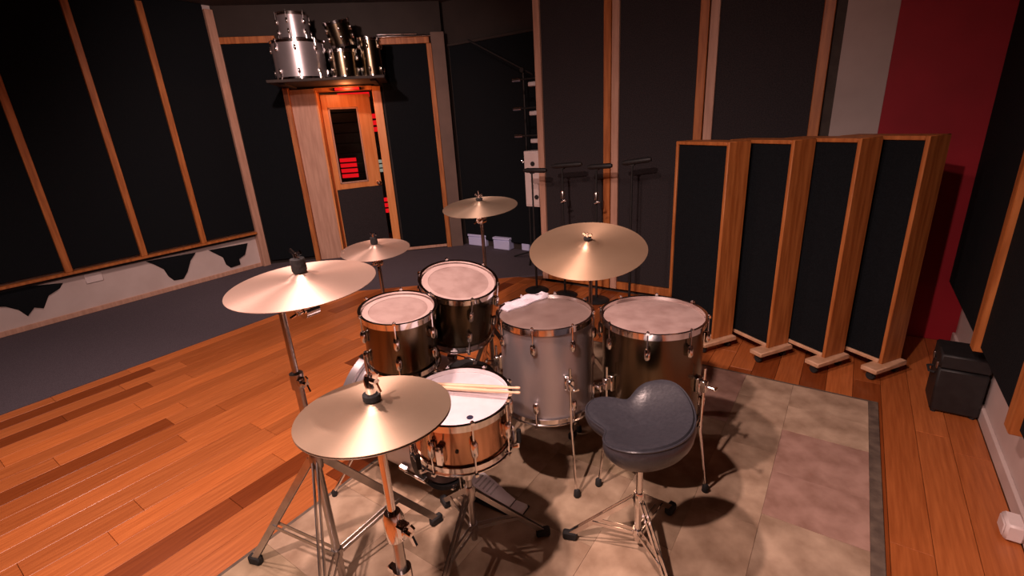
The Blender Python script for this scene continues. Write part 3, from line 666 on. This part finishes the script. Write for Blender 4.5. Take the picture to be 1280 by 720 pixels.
# ------------------------------------------------------------------ throne
TX, TY, TZ = -0.468, 1.355, 0.60
tn = thing('drum_throne', 'black vinyl saddle-shaped drum throne on a chrome tripod', 'stool', (TX, TY, FZ))
def outline(a):                                            # a = 0 is the rear (+x), pi the nose
    b = abs(a)
    r = 0.176+0.012*math.exp(-((b-1.35)/0.45)**2)
    r -= 0.050*math.exp(-((b-2.36)/0.34)**2)
    r += 0.030*math.exp(-((b-pi)/0.36)**2)
    return r
NA = 64; rings = []
prof = [(0.0,1),(0.25,1),(0.5,1),(0.7,1),(0.84,1),(0.93,0.93),(0.985,0.75),(1.0,0.5),(0.97,0.25),(0.90,0.06),(0.80,0.0),(0.0,0.0)]
vs = []; fs = []; th = 0.085
def seat_top(x, y):
    rr = math.hypot(x, y)/0.19
    return 0.2*max(0, x+0.03)+(1.5 if y > 0 else 0.7)*y*y-0.042*max(0, 1-rr*rr)-0.12*max(0,-x-0.1)
for f, hgt in prof:
    row = []
    for k in range(NA):
        a = -pi+2*pi*k/NA; r = outline(a)*f; x = r*math.cos(a); y = r*math.sin(a)
        zt = seat_top(x, y); row.append(len(vs)); vs.append(V((x, y, (TZ-FZ-th)*(1-hgt)+(TZ-FZ+zt)*hgt+ (0 if hgt else 0.0))))
    rings.append(row)
for i in range(len(rings)-1):
    for k in range(NA):
        k2 = (k+1) % NA; fs.append((rings[i][k], rings[i][k2], rings[i+1][k2], rings[i+1][k]))
Mth = T((0,0,TZ-FZ-th)) @ Matrix.Rotation(math.radians(7), 4, 'X') @ T((0,0,-(TZ-FZ-th))) @ RZ(-0.05)
MB().add(vs, fs, Mth).build('seat_cushion', 'vinyl', tn)
pv = []; 
for k in range(NA+1):
    a = -pi+2*pi*(k % NA)/NA; r = outline(a)*0.975; x = r*math.cos(a); y = r*math.sin(a); pv.append(V((x, y, TZ-FZ-th+(th+seat_top(x, y))*0.83)))
MB().tube(pv, 0.0035, 6, Mth, caps=False).build('piping', 'vinyl', tn)
MB().tube([(0,0,0.05),(0,0,TZ-FZ-th+0.005)], [0.0125,0.0125], 14).build('post', 'chrome', tn)
MB().lathe([(0,TZ-FZ-th-0.02),(0.03,TZ-FZ-th-0.02),(0.06,TZ-FZ-th-0.003),(0.06,TZ-FZ-th+0.002),(0,TZ-FZ-th+0.002)], 18).build('seat_bracket', 'dull_chrome', tn)
tripod(tn, TX, TY, 0.24, (3.47, 3.47+2.09, 3.47-2.09), 0.02, 0.255, mats='chrome', zb=0.09)

# ------------------------------------------------------------------ gobos
gd = V((-0.83, 0.557, 0)).normalized(); gp = V((gd.y, -gd.x, 0))
if gp.y < 0: gp = -gp
GW, GT, GH, GB = 0.47, 0.17, 1.365, 0.085
places = [V((-0.618, 3.16, 0)), V((-0.285, 3.18, 0)), V((0.02, 3.19, 0)), V((0.30, 3.25, 0))]
glab = ['wheeled wooden acoustic screen, end of the row nearest the floor toms', 'wheeled wooden acoustic screen, second along from the floor toms',
        'wheeled wooden acoustic screen, second along from the red wall', 'wheeled wooden acoustic screen, end of the row by the red wall']
for pnt, lb in zip(places, glab):
    Mg = Matrix(((gd.x, gp.x, 0, pnt.x), (gd.y, gp.y, 0, pnt.y), (0, 0, 1, 0), (0, 0, 0, 1)))   # local x: away along the face, y: thickness
    g = thing('acoustic_screen', lb, 'screen', group='row of acoustic screens', M=Mg)
    B((0,0,GB),(0.022,GT,GH), 0.003).build('end_board', 'trim_wood', g)
    B((GW-0.022,0,GB),(GW,GT,GH), 0.003).build('end_board', 'trim_wood', g)
    B((0.022,0,GH-0.022),(GW-0.022,GT,GH), 0.003).build('top_board', 'trim_wood', g)
    B((0.022,0,GB),(GW-0.022,GT,GB+0.022), 0.003).build('bottom_board', 'foot_wood', g)
    for y_ in (0.010, GT-0.022): B((0.022,y_,GB+0.022),(GW-0.022,y_+0.012,GH-0.022), 0.002).build('fabric_panel', 'fabric', g)
    for x_, ya, yb in ((-0.035, -0.10, GT+0.004), (GW-0.055, -0.004, GT+0.10)):
        f = B((x_,ya,GB-0.03),(x_+0.09,yb,GB), 0.005).build('foot_board', 'foot_wood', g)
        for y_ in (ya+0.035, yb-0.035):
            MB().lathe([(0,-0.011),(0.022,-0.011),(0.025,-0.006),(0.025,0.006),(0.022,0.011),(0,0.011)], 16, T((x_+0.045,y_,0.026)) @ Matrix.Rotation(pi/2,4,'X')).box((x_+0.028,y_-0.016,0.03),(x_+0.062,y_+0.016,GB-0.03), None, 0.002).build('caster', 'rubber', f)

# ------------------------------------------------------------------ shelf over the door with drums
sh = thing('wall_shelf', 'dark shelf over the studio door carrying spare drums', 'shelf', tuple(M45 @ V((1.0, 0.0, 2.08))))
def sp_(name, lo, hi, m, bev=0.004): return MB().box(lo, hi, T(-V(sh.location)) @ M45, bev).build(name, m, sh)
sp_('shelf_board', (0.60,0.052,2.085), (1.80,0.70,2.115), 'brown_paint')
sp_('shelf_support', (0.70,0.06,2.068), (0.76,0.62,2.085), 'brown_paint'); sp_('shelf_support', (1.64,0.06,2.068), (1.70,0.62,2.085), 'brown_paint')
def spare(name, label, s, d, z, R, h, nl=8, head='head_film', M=None, shell='shell_chrome', group='spare drums on the shelf', a0=0.1):
    p = M45 @ V((s, d, z))
    t = thing(name, label, 'drum', tuple(p), group)
    drum_body(t, M if M is not None else T((0,0,0.0145)), R, h, nl, shell, head, a0=a0, n=40)
    return t
SZ = 2.115
spare('spare_bass_drum', 'wide chrome spare drum lying flat on the shelf over the door', 0.91, 0.38, SZ, 0.265, 0.36, 8)
spare('spare_tom', 'small chrome spare drum stacked on the widest spare drum', 0.91, 0.38, SZ+0.36+0.029, 0.155, 0.24, 6)
spare('spare_floor_tom', 'dark mirrored spare drum on the shelf board, between two others', 1.37, 0.40, SZ, 0.15, 0.26, 6, a0=0.5, shell='shell_dark')
spare('spare_tom', 'dark mirrored spare drum tilted on top of another on the shelf', 1.39, 0.39, SZ+0.26+0.030, 0.135, 0.22, 6, shell='shell_dark', M=T((0,0,0.055)) @ Matrix.Rotation(0.22,4,'X'), a0=0.4)
spare('spare_tom', 'tall narrow dark spare drum at the shelf end toward the dark recess', 1.67, 0.40, SZ, 0.115, 0.37, 6, shell='shell_dark')
# chrome stands laid on the panel rail
pa_ = M45 @ V((1.74, 0.03, 2.585)); pb_ = M45 @ V((2.40, 0.03, 2.585))
st_ = MB().tube([pa_, pb_], 0.014, 10).tube([pa_+V((0,0,0.024)), pa_.lerp(pb_,0.7)+V((0,0,0.024))], 0.009, 10)
for q in (0.2, 0.45, 0.8): st_.lathe([(0,-0.02),(0.022,-0.02),(0.022,0.02),(0,0.02)], 12, T(pa_.lerp(pb_,q)) @ tiltM(pb_-pa_))
tag(st_.build('folded_stand', 'chrome', None), 'folded chrome stand lying on the ledge above the angled wall panel', 'stand')

# ------------------------------------------------------------------ recess: white box, clamps, boxes, boom stand
def px_box(x0, y0, x1, y1, Y): a = aty(x0, y0, Y); b = aty(x1, y1, Y); return a, b
bx = thing('wall_cabinet', 'slim white electrical box on the end of the panelled wall', 'cabinet', (-2.45, 4.12, 0.72))
MB().box((-0.215,-0.06,0.02),(0.0,0.10,0.56), None, 0.006).build('body', 'white_plastic', bx)
MB().box((-0.205,-0.066,0.04),(-0.012,-0.058,0.54), None, 0.003).build('cover', 'white_plastic', bx)
MB().lathe([(0,0),(0.022,0),(0.022,0.01),(0,0.01)], 14, T((-0.11,-0.066,0.44)) @ Matrix.Rotation(pi/2,4,'X')).build('socket', 'rubber', bx)
MB().lathe([(0,0),(0.022,0),(0.022,0.01),(0,0.01)], 14, T((-0.08,-0.066,0.12)) @ Matrix.Rotation(pi/2,4,'X')).build('socket', 'rubber', bx)
MB().tube([(-0.215,-0.03,0.45),(-0.25,-0.03,0.45),(-0.26,-0.03,0.47)], 0.008, 8).build('latch', 'chrome', bx)
for i, (px, py) in enumerate(((646,100),(647,136),(649,170))):
    p = aty(px, py, 4.12)
    t = thing('stand_clamp', ['highest','middle','lowest'][i]+' metal clamp on the wall hook above the white electrical box', 'clamp', (-2.45, 4.12, p.z), 'clamps above the white box')
    ln = -2.45-p.x
    MB().tube([(0,0,0),(-ln*0.9,0,0)], 0.008, 8).build('hook_arm', 'black', t)
    MB().lathe([(0,-0.045),(0.018,-0.045),(0.018,0.045),(0,0.045)], 12, T((-ln,0,0)) @ Matrix.Rotation(pi/2,4,'Y')).build('clamp_head', 'chrome', t)
    c_ = MB().box((-0.15,-0.03,-0.07),(-0.01,0.02,-0.03), None, 0.006).tube([(-0.065,0,-0.2),(-0.065,0,0.01)], 0.017, 10)
    c_.build('clamp_body', 'silver', t)
for i, (xa, ya, xb, yb) in enumerate(((617,297,642,311),(652,297,664,313),(586,293,614,306))):  # boxes made up in place of light showing along the recess floor
    a = atz(xa, yb, 0.006); b = atz(xb, yb, 0.006); hgt = aty(xa, ya, a.y).z
    t = thing('storage_tub', ['pale blue plastic tub in the dark recess, between the other two', 'narrow pale blue plastic tub in the recess beside the panelled wall', 'low blue plastic tub in the recess below the end post'][i], 'tub', ((a.x+b.x)/2, a.y+0.08, 0.006), 'tubs on the recess floor')
    wd = (b.x-a.x)/2
    MB().box((-wd,-0.08,0.0),(wd,0.08,hgt*0.8), None, 0.008).build('tub_body', 'pale_blue', t)
    MB().box((-wd-0.006,-0.086,hgt*0.8),(wd+0.006,0.086,hgt), None, 0.006).build('lid', 'pale_blue', t)
# tall boom stand in the recess
q0 = aty(585, 50, 4.6); q1 = aty(657, 88, 4.6)
bs = thing('boom_stand', 'tall boom stand with a slanting arm in the dark recess', 'stand', (q1.x-0.03, 4.6, 0.006))
lo_ = V(bs.location)
MB().tube([(0,0,0.08),(0,0,q1.z+0.02)], 0.011, 10).build('pole', 'black', bs)
MB().tube([q0-lo_, q1+(q1-q0)*0.12-lo_], 0.010, 10).build('boom_arm', 'black', bs)
MB().lathe([(0,-0.02),(0.025,-0.02),(0.025,0.02),(0,0.02)], 14, T((0,-0.012,q1.z)) @ Matrix.Rotation(pi/2,4,'X')).build('clutch', 'black', bs)
for k in range(3): MB().tube([(0,0,0.1),(0.26*math.cos(k*2.09+1),0.26*math.sin(k*2.09+1),0.012)], 0.009, 8).build('leg', 'black', bs)

# row of folded microphone stands at the centre wall
mics = [((655,213),(683,213)), ((690,208),(727,205)), ((735,209),(765,207)), ((778,204),(814,199))]
ml_ = ['black microphone stand beside the white electrical box', 'black microphone stand, second along from the white electrical box', 'black microphone stand, third along from the white electrical box', 'black microphone stand nearest the acoustic screens']
for i, ((pa, pb), lb) in enumerate(zip(mics, ml_)):
    a = aty(pa[0], pa[1], 3.70); b = aty(pb[0], pb[1], 3.70); mid = a.lerp(b, 0.35)
    zf = 0.006 if in_carpet(mid.x, 3.7) else 0.0
    t = thing('microphone_stand', lb, 'stand', (mid.x, 3.70, zf), 'microphone stands at the panelled wall')
    o_ = V(t.location)
    MB().tube([(0,0,0.03),(0,0,0.62)], 0.011, 10).build('lower_tube', 'black', t)
    MB().tube([(0,0,0.6),(0,0,mid.z-zf)], 0.008, 10).build('upper_tube', 'black', t)
    if i in (1, 2):
        k = MB().lathe([(0,-0.03),(0.018,-0.03),(0.02,0.02),(0.012,0.035),(0,0.035)], 12, T((0,0,0.93)))
        k = k.build('height_clutch', 'dull_chrome', t)
        MB().tube([(0.0,-0.03,0.875),(0.05,-0.03,0.89)], 0.008, 8).build('clutch_lever', 'chrome', k)
    MB().tube([a-o_, a.lerp(b,0.15)-o_, a.lerp(b,0.9)-o_, b-o_], [0.014,0.022,0.022,0.014], 12).build('boom_arm', 'black', t)
    MB().lathe([(0,-0.018),(0.022,-0.018),(0.022,0.018),(0,0.018)], 12, T(mid-o_+V((0,0.01,-0.01))) @ Matrix.Rotation(pi/2,4,'X')).build('boom_clutch', 'black', t)
    MB().lathe([(0,0),(0.11,0),(0.115,0.008),(0.10,0.018),(0.02,0.032),(0,0.032)], 28).build('round_base', 'black', t)

# ------------------------------------------------------------------ by the right wall
cs = thing('equipment_case', 'small black equipment case on the floor by the white wall', 'case', (0.60, 3.05, 0.0))
MB().box((-0.10,-0.09,0.012),(0.09,0.12,0.25), None, 0.008).build('case_body', 'black', cs)
MB().box((-0.102,-0.092,0.255),(0.092,0.122,0.33), None, 0.008).build('lid', 'black', cs)
MB().tube([(-0.103,-0.03,0.20),(-0.125,-0.02,0.2),(-0.125,0.05,0.2),(-0.103,0.06,0.20)], 0.006, 8).build('handle', 'rubber', cs)
for y_ in (-0.05, 0.08): MB().box((-0.108,y_-0.012,0.235),(-0.1,y_+0.012,0.275), None, 0.002).build('latch', 'dull_chrome', cs)
for x_ in (-0.08, 0.07):
    for y_ in (-0.07, 0.1): MB().lathe([(0,0),(0.012,0),(0.014,0.013),(0,0.013)], 10, T((x_,y_,0))).build('foot', 'rubber', cs)
ob = thing('outlet_box', 'small white outlet box at the foot of the white wall', 'outlet', (XR-0.016, 2.13, 0.0))
MB().box((-0.055,-0.045,0.005),(0.0,0.045,0.075), None, 0.008).build('body', 'white_plastic', ob)
MB().box((-0.060,-0.035,0.015),(-0.054,0.035,0.065), None, 0.003).build('cover_plate', 'white_plastic', ob)
print('floor boards', count)
